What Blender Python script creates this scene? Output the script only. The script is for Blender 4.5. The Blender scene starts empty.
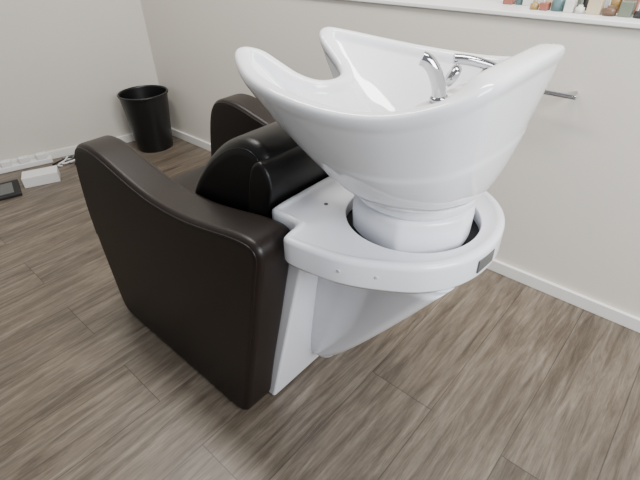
import bpy, bmesh, math, random
from mathutils import Vector, Matrix
random.seed(4)
D=bpy.data; scene=bpy.context.scene
S=0.8   # working units -> metres
def srgb(r,g,b):
    f=lambda c:(c/255/12.92) if c/255<=0.04045 else ((c/255+0.055)/1.055)**2.4
    return (f(r),f(g),f(b),1)
# ------------------------------------------------ materials
def mat(name,col,rough=0.5,metal=0,bump=0,bscale=200,coat=0,vary=0,vscale=4,spec=0.5):
    m=D.materials.new(name); m.use_nodes=True; nt=m.node_tree; b=nt.nodes['Principled BSDF']
    b.inputs['Base Color'].default_value=col; b.inputs['Roughness'].default_value=rough
    b.inputs['Metallic'].default_value=metal; b.inputs['Coat Weight'].default_value=coat
    b.inputs['Coat Roughness'].default_value=0.05; b.inputs['Specular IOR Level'].default_value=spec
    tc=nt.nodes.new('ShaderNodeTexCoord')
    if bump:
        n=nt.nodes.new('ShaderNodeTexNoise'); n.inputs['Scale'].default_value=bscale; n.inputs['Detail'].default_value=4
        nt.links.new(tc.outputs['Object'],n.inputs['Vector'])
        bp=nt.nodes.new('ShaderNodeBump'); bp.inputs['Strength'].default_value=bump; bp.inputs['Distance'].default_value=0.002
        nt.links.new(n.outputs['Fac'],bp.inputs['Height']); nt.links.new(bp.outputs[0],b.inputs['Normal'])
    if vary:
        n=nt.nodes.new('ShaderNodeTexNoise'); n.inputs['Scale'].default_value=vscale
        nt.links.new(tc.outputs['Object'],n.inputs['Vector'])
        r=nt.nodes.new('ShaderNodeMapRange'); r.inputs['To Min'].default_value=1-vary; r.inputs['To Max'].default_value=1+vary
        nt.links.new(n.outputs['Fac'],r.inputs['Value'])
        mx=nt.nodes.new('ShaderNodeVectorMath'); mx.operation='SCALE'; mx.inputs[0].default_value=col[:3]
        nt.links.new(r.outputs[0],mx.inputs['Scale']); nt.links.new(mx.outputs[0],b.inputs['Base Color'])
    return m
M_leather=mat('dark_brown_leatherette',srgb(24,15,11),0.42,bump=0.15,bscale=260,spec=0.40)
M_leatherB=mat('black_leatherette',srgb(11,9,9),0.38,bump=0.12,bscale=260,spec=0.35)
M_ceramic=mat('white_ceramic',srgb(243,244,248),0.04,coat=0.7)
M_plastic=mat('white_gloss_plastic',srgb(240,241,247),0.20,coat=0.2)
M_chrome=mat('chrome',(0.50,0.50,0.52,1),0.06,metal=1)
M_dark=mat('dark_gap',srgb(20,20,22),0.6)
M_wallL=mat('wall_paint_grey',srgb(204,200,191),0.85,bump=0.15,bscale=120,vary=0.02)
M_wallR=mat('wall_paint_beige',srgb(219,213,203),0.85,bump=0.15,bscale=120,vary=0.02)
M_trim=mat('white_trim',srgb(230,228,223),0.45)
M_cap=mat('white_ledge',srgb(242,242,240),0.35)
M_bin=mat('black_bin',srgb(14,13,14),0.38)
M_white=mat('white_card',srgb(228,228,226),0.5)
M_grey=mat('grey_plate',srgb(110,112,112),0.35,metal=0.5)

def floor_mat():
    m=D.materials.new('wood_laminate'); m.use_nodes=True; nt=m.node_tree; N=nt.nodes; L=nt.links; b=N['Principled BSDF']
    tc=N.new('ShaderNodeTexCoord'); mp=N.new('ShaderNodeMapping'); mp.inputs['Rotation'].default_value=(0,0,math.radians(90))
    mp.inputs['Location'].default_value=(0.37,0.11,0)
    L.new(tc.outputs['Object'],mp.inputs['Vector'])
    def brick(c1,c2,mc,ms):
        k=N.new('ShaderNodeTexBrick'); k.offset=0.37; k.inputs['Scale'].default_value=1
        k.inputs['Brick Width'].default_value=1.75; k.inputs['Row Height'].default_value=0.27
        k.inputs['Mortar Size'].default_value=ms; k.inputs['Mortar Smooth'].default_value=0.2
        k.inputs['Color1'].default_value=c1; k.inputs['Color2'].default_value=c2; k.inputs['Mortar'].default_value=mc
        L.new(mp.outputs[0],k.inputs['Vector']); return k
    k=brick((0,0,0,1),(1,1,1,1),(0.5,0.5,0.5,1),0.0)
    km=brick((1,1,1,1),(1,1,1,1),(0,0,0,1),0.0020)
    off=N.new('ShaderNodeVectorMath'); off.operation='SCALE'; off.inputs['Scale'].default_value=9.7
    L.new(k.outputs['Color'],off.inputs[0])
    add=N.new('ShaderNodeVectorMath'); L.new(mp.outputs[0],add.inputs[0]); L.new(off.outputs[0],add.inputs[1])
    def noise(sc,scale,detail,dist,rough=0.5):
        s=N.new('ShaderNodeVectorMath'); s.operation='MULTIPLY'; s.inputs[1].default_value=sc
        L.new(add.outputs[0],s.inputs[0]); n=N.new('ShaderNodeTexNoise'); n.inputs['Scale'].default_value=scale
        n.inputs['Detail'].default_value=detail; n.inputs['Distortion'].default_value=dist; n.inputs['Roughness'].default_value=rough
        L.new(s.outputs[0],n.inputs['Vector']); return n
    n1=noise((1.4,17,1),1.8,12,0.8,0.70); n2=noise((7,110,1),2.0,8,0.4,0.8); n3=noise((1.3,3.6,1),1.9,7,1.0,0.68)
    r=N.new('ShaderNodeValToRGB'); e=r.color_ramp.elements
    e[0].position=0.30; e[0].color=srgb(66,57,48); e[1].position=0.70; e[1].color=srgb(130,119,106)
    x=e.new(0.44); x.color=srgb(91,81,70); x=e.new(0.55); x.color=srgb(107,97,85)
    L.new(n1.outputs['Fac'],r.inputs['Fac'])
    def mul(a,fac_out,lo,hi):
        q=N.new('ShaderNodeMapRange'); q.inputs['From Min'].default_value=0.25; q.inputs['From Max'].default_value=0.75
        q.inputs['To Min'].default_value=lo; q.inputs['To Max'].default_value=hi
        L.new(fac_out,q.inputs['Value']); s=N.new('ShaderNodeVectorMath'); s.operation='SCALE'
        L.new(a,s.inputs[0]); L.new(q.outputs[0],s.inputs['Scale']); return s.outputs[0]
    c=mul(r.outputs['Color'],n2.outputs['Fac'],0.62,1.34)
    c=mul(c,n3.outputs['Fac'],0.74,1.25)
    c=mul(c,k.outputs['Color'],0.92,1.08)
    q=N.new('ShaderNodeMapRange'); q.inputs['To Min'].default_value=0.5; q.inputs['To Max'].default_value=1.0
    L.new(km.outputs['Color'],q.inputs['Value']); s=N.new('ShaderNodeVectorMath'); s.operation='SCALE'
    L.new(c,s.inputs[0]); L.new(q.outputs[0],s.inputs['Scale']); L.new(s.outputs[0],b.inputs['Base Color'])
    b.inputs['Roughness'].default_value=0.36
    bp=N.new('ShaderNodeBump'); bp.inputs['Strength'].default_value=0.12; bp.inputs['Distance'].default_value=0.002
    L.new(n2.outputs['Fac'],bp.inputs['Height']); L.new(bp.outputs[0],b.inputs['Normal'])
    return m
M_floor=floor_mat()

# ------------------------------------------------ mesh helpers
def obj_from(name,verts,faces,m,parent=None,smooth=True,wn=False):
    me=D.meshes.new(name); me.from_pydata([tuple(v) for v in verts],[],faces); me.update()
    bm=bmesh.new(); bm.from_mesh(me); bmesh.ops.recalc_face_normals(bm,faces=bm.faces); bm.to_mesh(me); bm.free()
    if smooth:
        for p in me.polygons: p.use_smooth=True
    me.materials.append(m)
    o=D.objects.new(name,me); scene.collection.objects.link(o)
    if parent: o.parent=parent
    if wn:
        w=o.modifiers.new('wn','WEIGHTED_NORMAL'); w.keep_sharp=False
    return o
def box(name,lo,hi,m,parent=None,bevel=0.0,seg=3,rot=None,xf=None):
    xs=(lo[0],hi[0]);ys=(lo[1],hi[1]);zs=(lo[2],hi[2])
    v=[Vector((x,y,z)) for x in xs for y in ys for z in zs]
    if xf: v=[xf(p) for p in v]
    f=[(0,1,3,2),(4,6,7,5),(0,4,5,1),(2,3,7,6),(0,2,6,4),(1,5,7,3)]
    o=obj_from(name,v,f,m,parent,smooth=bevel>0)
    if bevel>0:
        b=o.modifiers.new('bev','BEVEL'); b.width=bevel; b.segments=seg
        o.modifiers.new('wn','WEIGHTED_NORMAL')
    return o
def empty(name):
    o=D.objects.new(name,None); scene.collection.objects.link(o); return o
def catmull(pts,n=6,closed=True):
    out=[];N=len(pts); P=[Vector(p) for p in pts]
    rng=range(N) if closed else range(N-1)
    for i in rng:
        if closed: p0,p1,p2,p3=P[i-1],P[i],P[(i+1)%N],P[(i+2)%N]
        else: p0,p1,p2,p3=P[max(i-1,0)],P[i],P[i+1],P[min(i+2,N-1)]
        for k in range(n):
            t=k/n
            out.append(0.5*((2*p1)+(p2-p0)*t+(2*p0-5*p1+4*p2-p3)*t*t+(3*p1-p0-3*p2+p3)*t**3))
    if not closed: out.append(P[-1])
    return out
def offset2(pts,d):
    N=len(pts); A=sum(pts[i-1][0]*pts[i][1]-pts[i][0]*pts[i-1][1] for i in range(N))
    s=1 if A>0 else -1; out=[]
    for i in range(N):
        t=Vector(pts[(i+1)%N])-Vector(pts[i-1])
        t=Vector((t[0],t[1]))
        if t.length<1e-9: out.append(Vector(pts[i])); continue
        t.normalize(); n=Vector((-t[1],t[0]))*s
        dd=d[i] if isinstance(d,list) else d
        out.append(Vector((pts[i][0],pts[i][1]))+n*dd)
    return out
def loft(name,rings,m,parent=None,cap0=True,cap1=True,wn=True,fan=False):
    n=len(rings[0])
    V=[v for r in rings for v in r]; F=[]
    for j in range(len(rings)-1):
        for i in range(n):
            a=j*n+i;b=j*n+(i+1)%n
            F.append((a,b,b+n,a+n))
    if fan:
        for base,r in ((0,rings[0]),((len(rings)-1)*n,rings[-1])):
            ci=len(V); V.append(sum(r,Vector())/n)
            for i in range(n): F.append((base+i,base+(i+1)%n,ci))
    else:
        if cap0: F.append(tuple(range(n)))
        if cap1: F.append(tuple((len(rings)-1)*n+i for i in range(n)))
    return obj_from(name,V,F,m,parent,wn=wn)
def resample(P,ds=0.014):
    pts=[Vector((p[0],p[1])) for p in P]; N=len(pts)
    L=[0]
    for i in range(N): L.append(L[-1]+(pts[(i+1)%N]-pts[i]).length)
    n=int(L[-1]/ds); out=[]; j=0
    for k in range(n):
        t=L[-1]*k/n
        while L[j+1]<t: j+=1
        u=(t-L[j])/max(1e-9,L[j+1]-L[j]); out.append(pts[j].lerp(pts[(j+1)%N],u))
    for _ in range(2): out=[(out[i-1]+out[i]*2+out[(i+1)%n])/4 for i in range(n)]
    return [(p[0],p[1]) for p in out]
def slab(name,prof,y0,y1,r,m,parent=None,steps=6):
    prof=resample(prof); rings=[]
    def ring(inset,y):
        return [Vector((q[0],y,q[1])) for q in offset2(prof,inset)]
    for k in range(steps+1):
        a=k/steps*math.pi/2; rings.append(ring(r*(1-math.sin(a)),y0+r*(1-math.cos(a))))
    for k in range(steps+1):
        a=math.pi/2-k/steps*math.pi/2; rings.append(ring(r*(1-math.sin(a)),y1-r*(1-math.cos(a))))
    rings=[ring(r*(1)+0.006,y0-0.0002)]+rings+[ring(r+0.006,y1+0.0002)]
    return loft(name,rings,m,parent,fan=True,wn=True)
def tube(name,pts,r,m,parent=None,closed=False,smooth=True,flat=None):
    cu=D.curves.new(name,'CURVE'); cu.dimensions='3D'; cu.bevel_depth=r; cu.bevel_resolution=5; cu.use_fill_caps=True
    P=catmull(pts,6,closed) if smooth else [Vector(p) for p in pts]
    sp=cu.splines.new('POLY'); sp.points.add(len(P)-1)
    for i,p in enumerate(P): sp.points[i].co=(*p,1)
    sp.use_cyclic_u=closed
    o=D.objects.new(name,cu); cu.materials.append(m); scene.collection.objects.link(o)
    dg=bpy.context.evaluated_depsgraph_get(); me=D.meshes.new_from_object(o.evaluated_get(dg))
    D.objects.remove(o)
    for p in me.polygons: p.use_smooth=True
    o=D.objects.new(name,me); scene.collection.objects.link(o)
    if parent: o.parent=parent
    return o
def lathe(name,prof,c,m,parent=None,n=64):
    V=[];F=[]
    for (r,z) in prof:
        for i in range(n):
            a=2*math.pi*i/n; V.append(Vector((c[0]+r*math.cos(a),c[1]+r*math.sin(a),c[2]+z)))
    for j in range(len(prof)-1):
        for i in range(n):
            a=j*n+i;b=j*n+(i+1)%n; F.append((a,b,b+n,a+n))
    F.append(tuple(range(n))); F.append(tuple((len(prof)-1)*n+i for i in range(n)))
    return obj_from(name,V,F,m,parent,wn=True)
def join(objs,name):
    dg=bpy.context.evaluated_depsgraph_get()
    bm=bmesh.new(); mats=[]
    for o in objs:
        me=D.meshes.new_from_object(o.evaluated_get(dg))
        base=len(bm.faces); bm.from_mesh(me); bm.faces.ensure_lookup_table()
        mt=o.data.materials[0]
        if mt not in mats: mats.append(mt)
        for f in bm.faces[base:]: f.material_index=mats.index(mt)
    me=D.meshes.new(name); bm.to_mesh(me); bm.free()
    for mt in mats: me.materials.append(mt)
    for o in objs: D.objects.remove(o)
    o=D.objects.new(name,me); scene.collection.objects.link(o); return o

# ------------------------------------------------ room
box('floor',(-6,-2.6,-0.06),(2.2,1.965,0),M_floor)
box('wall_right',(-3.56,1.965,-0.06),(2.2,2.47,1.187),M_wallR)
box('trim_1',(-3.5,1.952,1.187),(2.2,2.47,1.205),M_cap,bevel=0.004)      # ledge cap
box('wall_back',(-3.7,2.47,-0.06),(2.2,2.6,3.2),M_wallR)
box('baseboard_right',(-3.545,1.947,0),(2.2,1.965,0.065),M_trim,bevel=0.003)
cA=Vector((-3.56,1.967)); cB=Vector((-3.94,0.706)); dv=(cA-cB).normalized(); nv=Vector((dv[1],-dv[0]))
def lw(p):
    q=cA-dv*p[1]+nv*p[0]; return Vector((q[0],q[1],p[2]))
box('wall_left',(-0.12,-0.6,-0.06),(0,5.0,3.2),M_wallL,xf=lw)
box('baseboard_left',(0,0.012,0),(0.016,5.0,0.065),M_trim,xf=lw,bevel=0.003)

# ------------------------------------------------ chair
chair=empty('salon_shampoo_chair')
YC=0.91
arm_pts=[(-1.70,0.002),(-1.5,0.002),(-1.2,0.002),(-0.98,0.002),(-0.925,0.004),(-0.892,0.018),(-0.874,0.045),(-0.864,0.09),
         (-0.83,0.25),(-0.77,0.50),(-0.715,0.74),(-0.700,0.80),(-0.697,0.835),(-0.712,0.858),(-0.745,0.866),(-0.81,0.860),(-0.92,0.838),
         (-1.05,0.818),(-1.2,0.815),(-1.32,0.832),(-1.43,0.858),(-1.53,0.880),(-1.62,0.882),(-1.685,0.86),(-1.725,0.81),
         (-1.755,0.72),(-1.785,0.56),(-1.79,0.40),(-1.78,0.2),(-1.772,0.08),(-1.762,0.035),(-1.738,0.010)]
arm=[(p[0],p[1]) for p in catmull(arm_pts,4)]
slab('arm_near',arm,0.545,0.675,0.022,M_leather,chair)
slab('arm_far',arm,1.172,1.305,0.022,M_leather,chair)
rs=resample(arm)
for nm,y,ins in (('piping_outer',0.5475,0.0135),('piping_inner',0.6725,0.0135),('piping_far',1.1745,0.0135)):
    sm_=[p for p in offset2(rs,ins)]
    i0=min(range(len(rs)),key=lambda i:(rs[i][0]+0.80)**2+(rs[i][1]-0.38)**2)
    i1=min(range(len(rs)),key=lambda i:(rs[i][0]+1.79)**2+(rs[i][1]-0.42)**2)
    tube(nm,[(p[0],y,p[1]) for p in sm_[i0:i1]],0.0030,M_leather,chair,smooth=False)
seat=[(-1.70,0.42),(-1.72,0.50),(-1.70,0.58),(-1.62,0.605),(-1.4,0.60),(-1.2,0.585),(-1.0,0.58),(-0.96,0.5),(-0.97,0.40),(-1.2,0.39),(-1.5,0.39)]
slab('seat',[(p[0],p[1]) for p in catmull(seat,4)],0.677,1.170,0.03,M_leather,chair)
box('base_front',(-1.66,0.677,0.02),(-0.93,1.170,0.41),M_leatherB,chair,bevel=0.01)
back=[(-1.25,0.60),(-1.235,0.70),(-1.19,0.81),(-1.10,0.92),(-0.995,1.005),(-0.90,1.04),(-0.83,1.02),(-0.81,0.95),(-0.80,0.85),(-0.84,0.72),(-0.9,0.60),(-1.05,0.56)]
bk=[(p[0],p[1]) for p in catmull(back,4)]
slab('backrest',bk,0.692,1.150,0.040,M_leatherB,chair)
pr=offset2(bk,0.026)[2:8*4]; tube('backrest_seam',[(p[0],0.697,p[1]) for p in pr],0.0025,M_leatherB,chair,smooth=False)
back2=[(-0.95,0.60),(-0.90,0.80),(-0.87,0.95),(-0.84,1.00),(-0.81,1.00),(-0.785,0.95),(-0.80,0.88),(-0.84,0.74),(-0.88,0.60)]
slab('backrest_shell',[(p[0],p[1]) for p in catmull(back2,4)],0.678,1.168,0.012,M_leatherB,chair)

def lean(p): return Vector((p[0]+0.205*p[2]/0.80,p[1],p[2]))
box('back_panel',(-0.93,0.668,0.008),(-0.866,1.172,0.80),M_plastic,chair,bevel=0.010,xf=lean)
hull=[]
for k in range(13):
    t=k/12; z=0.14+t*(0.80-0.14)
    x0=-0.90+0.205*z/0.8
    x1=-0.755+0.455*t**0.92
    hw=0.065+0.105*t**0.8; cy0=YC+0.01
    rr=min(0.04,(x1-x0)*0.4); ring=[]
    for (cx,cy,a0) in ((x1-rr,cy0+hw-rr,0),(x0,cy0+hw+0.01,90),(x0,cy0-hw-0.01,180),(x1-rr,cy0-hw+rr,270)):
        if a0 in(0,270):
            for j in range(7):
                a=math.radians(a0+j*15); ring.append(Vector((cx+rr*math.cos(a),cy+rr*math.sin(a),z)))
        else: ring.append(Vector((cx,cy,z)))
    hull.append(ring)
r0=hull[0]; c0=sum(r0,Vector())/len(r0)
hull=[[c0+(v-c0)*0.8+Vector((-0.01,0,-0.02)) for v in r0],[c0+(v-c0)*0.94+Vector((0,0,-0.012)) for v in r0]]+hull
loft('basin_pedestal',hull,M_plastic,chair)
half=[(-0.270,0.0),(-0.278,-0.07),(-0.303,-0.135),(-0.353,-0.197),(-0.43,-0.248),(-0.51,-0.285),(-0.60,-0.303),(-0.655,-0.308),(-0.672,-0.30),(-0.68,-0.26),(-0.70,-0.237),(-0.775,-0.235),(-0.79,-0.225),(-0.795,-0.15)]
outl=half+[(-0.797,0.0)]+[(x,-y) for x,y in reversed(half[1:])]
dense=catmull([(a,b,0) for a,b in outl],12)
PX=-0.495
cen=Vector((PX,0,0))
def ray_hit(a):
    d=Vector((math.cos(a),math.sin(a))); best=None
    for i in range(len(dense)):
        p=dense[i]-cen;q=dense[(i+1)%len(dense)]-cen
        e=q-p; den=d[0]*e[1]-d[1]*e[0]
        if abs(den)<1e-12: continue
        t=(p[0]*e[1]-p[1]*e[0])/den; u=(p[0]*d[1]-p[1]*d[0])/den
        if t>0 and -1e-6<=u<=1+1e-6 and (best is None or t>best): best=t
    return best
NA=180
rad=[ray_hit(2*math.pi*i/NA) for i in range(NA)]
def dring(off,z,hole=False,R=0.18):
    L=[]
    for i in range(NA):
        a=2*math.pi*i/NA; r=R if hole else rad[i]-off
        L.append(Vector((cen[0]+r*math.cos(a),YC+r*math.sin(a),z)))
    return L
HR=0.174
rings=[dring(0,0.80,True,HR+.008),dring(0,0.868,True,HR),dring(0,0.872,True,HR+.003),dring(0.032,0.872),dring(0.023,0.880),dring(0.010,0.883),dring(0.002,0.877),dring(0,0.868),dring(0.0,0.812),dring(0.006,0.801),dring(0.03,0.799),dring(0,0.80,True,HR+.008)]
loft('deck',rings,M_plastic,chair,False,False)
lathe('turntable_gap',[(HR+.01,0),(HR+.01,0.03)],(PX,YC,0.80),M_dark,chair)
V=[];rings=[]
for (r_,z_) in ((0.150,0.835),(0.158,0.85),(0.160,0.90),(0.158,0.925),(0.150,0.936),(0.13,0.938)):
    L=[]
    for i in range(120):
        a=2*math.pi*i/120; sec=math.pi/6; aa=((a+0.2)%(2*sec))-sec
        f=0.35*(math.cos(sec)/math.cos(aa))+0.65
        L.append(Vector((PX+r_*f*math.cos(a),YC+r_*f*math.sin(a),z_)))
    rings.append(L)
loft('turntable_collar',rings,M_plastic,chair)
box('maker_plate',(-0.001,-0.035,-0.018),(0.003,0.035,0.018),M_grey,chair,bevel=0.001,
    xf=lambda p: Matrix.Rotation(math.radians(-4),3,'Z')@p+Vector((-0.273,YC-0.03,0.842)))
for i,(x,y) in enumerate(((-0.51,-0.285),(-0.43,-0.248),(-0.335,-0.172))):
    n=Vector((x+0.49,y)).normalized()
    lathe('screw_%d'%i,[(0.0035,0),(0.0035,0.002)],(0,0,0),M_plastic,chair,n=16).matrix_local=Matrix.Translation((x,YC+y+n[1]*0.001,0.845))@Vector((n[0],n[1],0)).to_track_quat('Z','Y').to_matrix().to_4x4()
lathe('deck_cap',[(0.006,0),(0.006,0.0015)],(-0.70,0.80,0.872),M_grey,chair,n=20)

# ------------------------------------------------ basin
basin=empty('shampoo_basin')
hr=[(-0.765,0.0,1.176),(-0.778,-0.045,1.180),(-0.812,-0.075,1.196),(-0.858,-0.092,1.221),(-0.901,-0.108,1.244),(-0.930,-0.138,1.255),(-0.928,-0.176,1.256),
    (-0.882,-0.214,1.246),(-0.80,-0.255,1.231),(-0.69,-0.279,1.220),(-0.57,-0.288,1.216),(-0.47,-0.280,1.220),(-0.39,-0.258,1.234),
    (-0.32,-0.222,1.260),(-0.280,-0.172,1.286),(-0.268,-0.090,1.295)]
full=hr+[(-0.266,0,1.297)]+[(x,-y,z) for x,y,z in reversed(hr[1:])]
rim=catmull(full,6); NR=len(rim)
rim2=[(p[0],p[1]) for p in rim]
sm=lambda x:(lambda t:t*t*(3-2*t))(min(1,max(0,x)))
wide=[1+0.7*sm((p[0]+0.36)/0.08) for p in rim]
def rloop(off,dz,flare=True):
    o=offset2(rim2,[off*(w if off>0.005 else 1) for w in wide]); return [Vector((o[i][0],o[i][1],rim[i][2]+dz)) for i in range(NR)]
zb=0.975; bc=Vector((PX,0)); br=0.150
def base_pt(v,r,c):
    d=Vector((v[0]-c[0],v[1]-c[1])); d.normalize(); return Vector((c[0]+d[0]*r,c[1]+d[1]*r))
ro=rloop(0.004,-0.034); rings=[]
K=40
for k in range(K+1):
    s=k/K; L=[]
    for i in range(NR):
        v=ro[i]; b=base_pt(v,br,bc)
        f=sm((v[0]+0.90)/0.45); ex=0.64-0.23*f
        w=s**ex
        g=sm((v[0]+0.70)/0.30)
        w-=g*0.028*sm((s-0.46)/0.06)*(1-sm((s-0.60)/0.40))
        xy=b.lerp(Vector((v[0],v[1])),w); L.append(Vector((xy[0],xy[1]+YC,zb+(v[2]-zb)*s)))
    rings.append(L)
sh=lambda L:[Vector((v[0],v[1]+YC,v[2])) for v in L]
for o_,z_ in ((-0.002,-0.022),(-0.002,-0.010),(0.002,-0.003),(0.008,0.0),(0.022,0.0),(0.030,-0.003),(0.034,-0.012)):
    rings.append(sh(rloop(o_,z_)))
ri=rloop(0.036,-0.026); zd=1.02; dc=Vector((-0.46,0))
for k in range(0,K+1):
    s=1-k/K; L=[]
    for i in range(NR):
        v=ri[i]; b=base_pt(v,0.03,dc)
        w=s**0.5
        xy=b.lerp(Vector((v[0],v[1])),w); L.append(Vector((xy[0],xy[1]+YC,zd+(v[2]-zd)*s)))
    rings.append(L)
bw=loft('bowl',rings,M_ceramic,basin,True,True,wn=False)
sb=bw.modifiers.new('sub','SUBSURF'); sb.levels=1; sb.render_levels=1
lathe('bowl_foot',[(0.148,0),(0.155,0.008),(0.156,0.022),(0.150,0.036)],(PX,YC,0.942),M_ceramic,basin,n=96)
box('faucet_shelf',(-0.485,YC-0.155,1.10),(-0.345,YC+0.155,1.190),M_ceramic,basin,bevel=0.03,seg=6)
lathe('drain',[(0.028,0),(0.026,0.004)],(-0.52,YC,1.03),M_chrome,basin,n=32)
dz=-0.016; dx=-0.012
tube('spray_handle',[(-0.425+dx,0.862,1.20+dz),(-0.428+dx,0.859,1.235+dz),(-0.437+dx,0.852,1.266+dz),(-0.450+dx,0.844,1.286+dz),(-0.462+dx,0.837,1.293+dz)],0.0145,M_chrome,basin)
lathe('spray_socket',[(0.021,0),(0.021,0.010),(0.015,0.016)],(-0.437,0.863,1.188),M_chrome,basin,n=32)
k=lathe('vacuum_knob',[(0.019,0),(0.025,0.004),(0.025,0.014),(0.020,0.019),(0.012,0.020)],(0,0,0),M_chrome,basin,n=32)
k.matrix_local=Matrix.Translation((-0.452,0.958,1.216))@Matrix.Rotation(math.radians(-60),4,'Z')@Matrix.Rotation(math.radians(60),4,'X')
lathe('mixer_body',[(0.024,0),(0.024,0.01),(0.020,0.014),(0.020,0.030),(0.016,0.038),(0.006,0.041)],(-0.41,1.035,1.187),M_chrome,basin,n=32)
tube('mixer_lever',[(-0.405,1.043,1.227),(-0.425,1.030,1.235),(-0.453,1.010,1.243),(-0.480,0.990,1.246)],0.0115,M_chrome,basin)

# ------------------------------------------------ waste bin
prof=[(0.135,0),(0.140,0.004),(0.182,0.435),(0.190,0.437),(0.192,0.447),(0.188,0.452),(0.180,0.452),(0.176,0.44),(0.135,0.02),(0.05,0.015)]
lathe('waste_bin',prof,(-3.395,1.725,0.0),M_bin,n=64)

# ------------------------------------------------ towel bar on wall
tb=empty('towel_bar')
tube('bar',[(-0.74,1.90,0.945),(-0.405,1.90,0.945)],0.009,M_chrome,tb,smooth=False)
for n,x in (('post_1',-0.71),('post_2',-0.425)):
    tube(n,[(x,1.90,0.945),(x,1.967,0.945)],0.008,M_chrome,tb,smooth=False)

# ------------------------------------------------ clutter by left wall
box('small_cardboard_box',(-0.065,-0.115,0),(0.065,0.115,0.075),M_white,bevel=0.003,
    xf=lambda p: Matrix.Rotation(math.radians(-22),3,'Z')@p+Vector((-3.48,0.845,0.0)))
parts=[box('t',(-0.13,-0.18,0),(0.13,0.18,0.02),M_dark,bevel=0.004),box('t2',(-0.09,-0.14,0.018),(0.09,0.14,0.024),M_grey,bevel=0.002)]
o=join(parts,'picture_frame'); o.matrix_world=Matrix.Translation((-3.54,0.52,0))@Matrix.Rotation(math.radians(-14),4,'Z')
parts=[box('p',(0.03,0.95,0.0),(0.09,1.35,0.04),M_white,xf=lw,bevel=0.006)]
for i in range(3): parts.append(box('q',(0.035,0.98+i*0.12,0.038),(0.085,1.05+i*0.12,0.085),M_white,xf=lw,bevel=0.006))
join(parts,'power_strip')
parts=[]
for j in range(4):
    pts=[]
    for i in range(14):
        a=i*0.9+j*1.3; q=lw((0.14+0.07*math.cos(a)+0.01*i*(j==1),0.90-0.03*i+0.06*math.sin(a*1.3),0.006+0.005*j))
        pts.append(q)
    parts.append(tube('c',pts,0.006,(M_white,M_dark,M_grey,M_white)[j]))
join(parts,'cable')

# ------------------------------------------------ cosmetics on the ledge
cols=[(176,146,92),(215,214,208),(112,88,70),(180,188,190),(98,128,132),(200,184,156),(50,50,52),(150,92,78),(225,225,222),(110,118,104)]
cm=[mat('bottle_%d'%i,srgb(*c),0.3) for i,c in enumerate(cols)]
parts=[]; i=0
for (yy,xs) in ((2.035,-0.70),(2.12,-0.84)):
    x=xs
    while x<0.25:
        w=random.uniform(0.028,0.05); h=random.uniform(0.025,0.06) if yy<2.1 else random.uniform(0.05,0.13); y=yy+random.uniform(-0.008,0.01); m=cm[(i*7)%10]
        if i%2: parts.append(box('b',(x,y,1.205),(x+w,y+0.045,1.205+h),m,bevel=0.004))
        else: parts.append(lathe('b',[(w/2,0),(w/2,h*0.7),(w/4,h*0.8),(w/4,h)],(x+w/2,y+w/2,1.205),m,n=24))
        x+=w+0.006; i+=1
join(parts,'cosmetics_row')

# ------------------------------------------------ camera
cam=D.cameras.new('camera'); cam.sensor_width=36; cam.lens=450/640*36; cam.clip_start=0.02
co=D.objects.new('camera',cam); scene.collection.objects.link(co); scene.camera=co
r=Vector((.7497,.6614,-.0192)); dn=Vector((.3687,-.4418,-.8179)); fw=Vector((-.5495,.6061,-.5751))
R=Matrix((r,-dn,-fw)).transposed()
co.matrix_world=Matrix.Translation((0,0,1.5))@R.to_4x4()

bpy.context.view_layer.update()
for o in list(scene.objects):
    if o.parent is None:
        o.matrix_world=(Matrix.Scale(S,4)@o.matrix_world) if o is not co else (Matrix.Translation((0,0,1.5*S))@R.to_4x4())
# ------------------------------------------------ light
w=D.worlds.new('world'); scene.world=w; w.use_nodes=True
w.node_tree.nodes['Background'].inputs[0].default_value=(0.90,0.95,1.0,1); w.node_tree.nodes['Background'].inputs[1].default_value=0.38
def area(name,loc,tgt,size,sy,e,col):
    l=D.lights.new(name,'AREA'); l.shape='RECTANGLE'; l.size=size; l.size_y=sy; l.energy=e; l.color=col
    o=D.objects.new(name,l); scene.collection.objects.link(o); o.location=loc
    o.rotation_euler=(Vector(tgt)-Vector(loc)).to_track_quat('-Z','Y').to_euler(); return o
area('window_light',(1.6,0.35,1.8),(-0.8,1.0,0.3),1.2,1.1,86,(0.94,0.97,1.0))
area('ceiling_lamp',(-1.6,0.7,2.5),(-1.6,0.7,0),1.2,0.25,38,(1.0,0.95,0.88))
area('ceiling_lamp_2',(-0.1,1.0,2.5),(-0.1,1.0,0),1.2,0.25,38,(1.0,0.96,0.92))
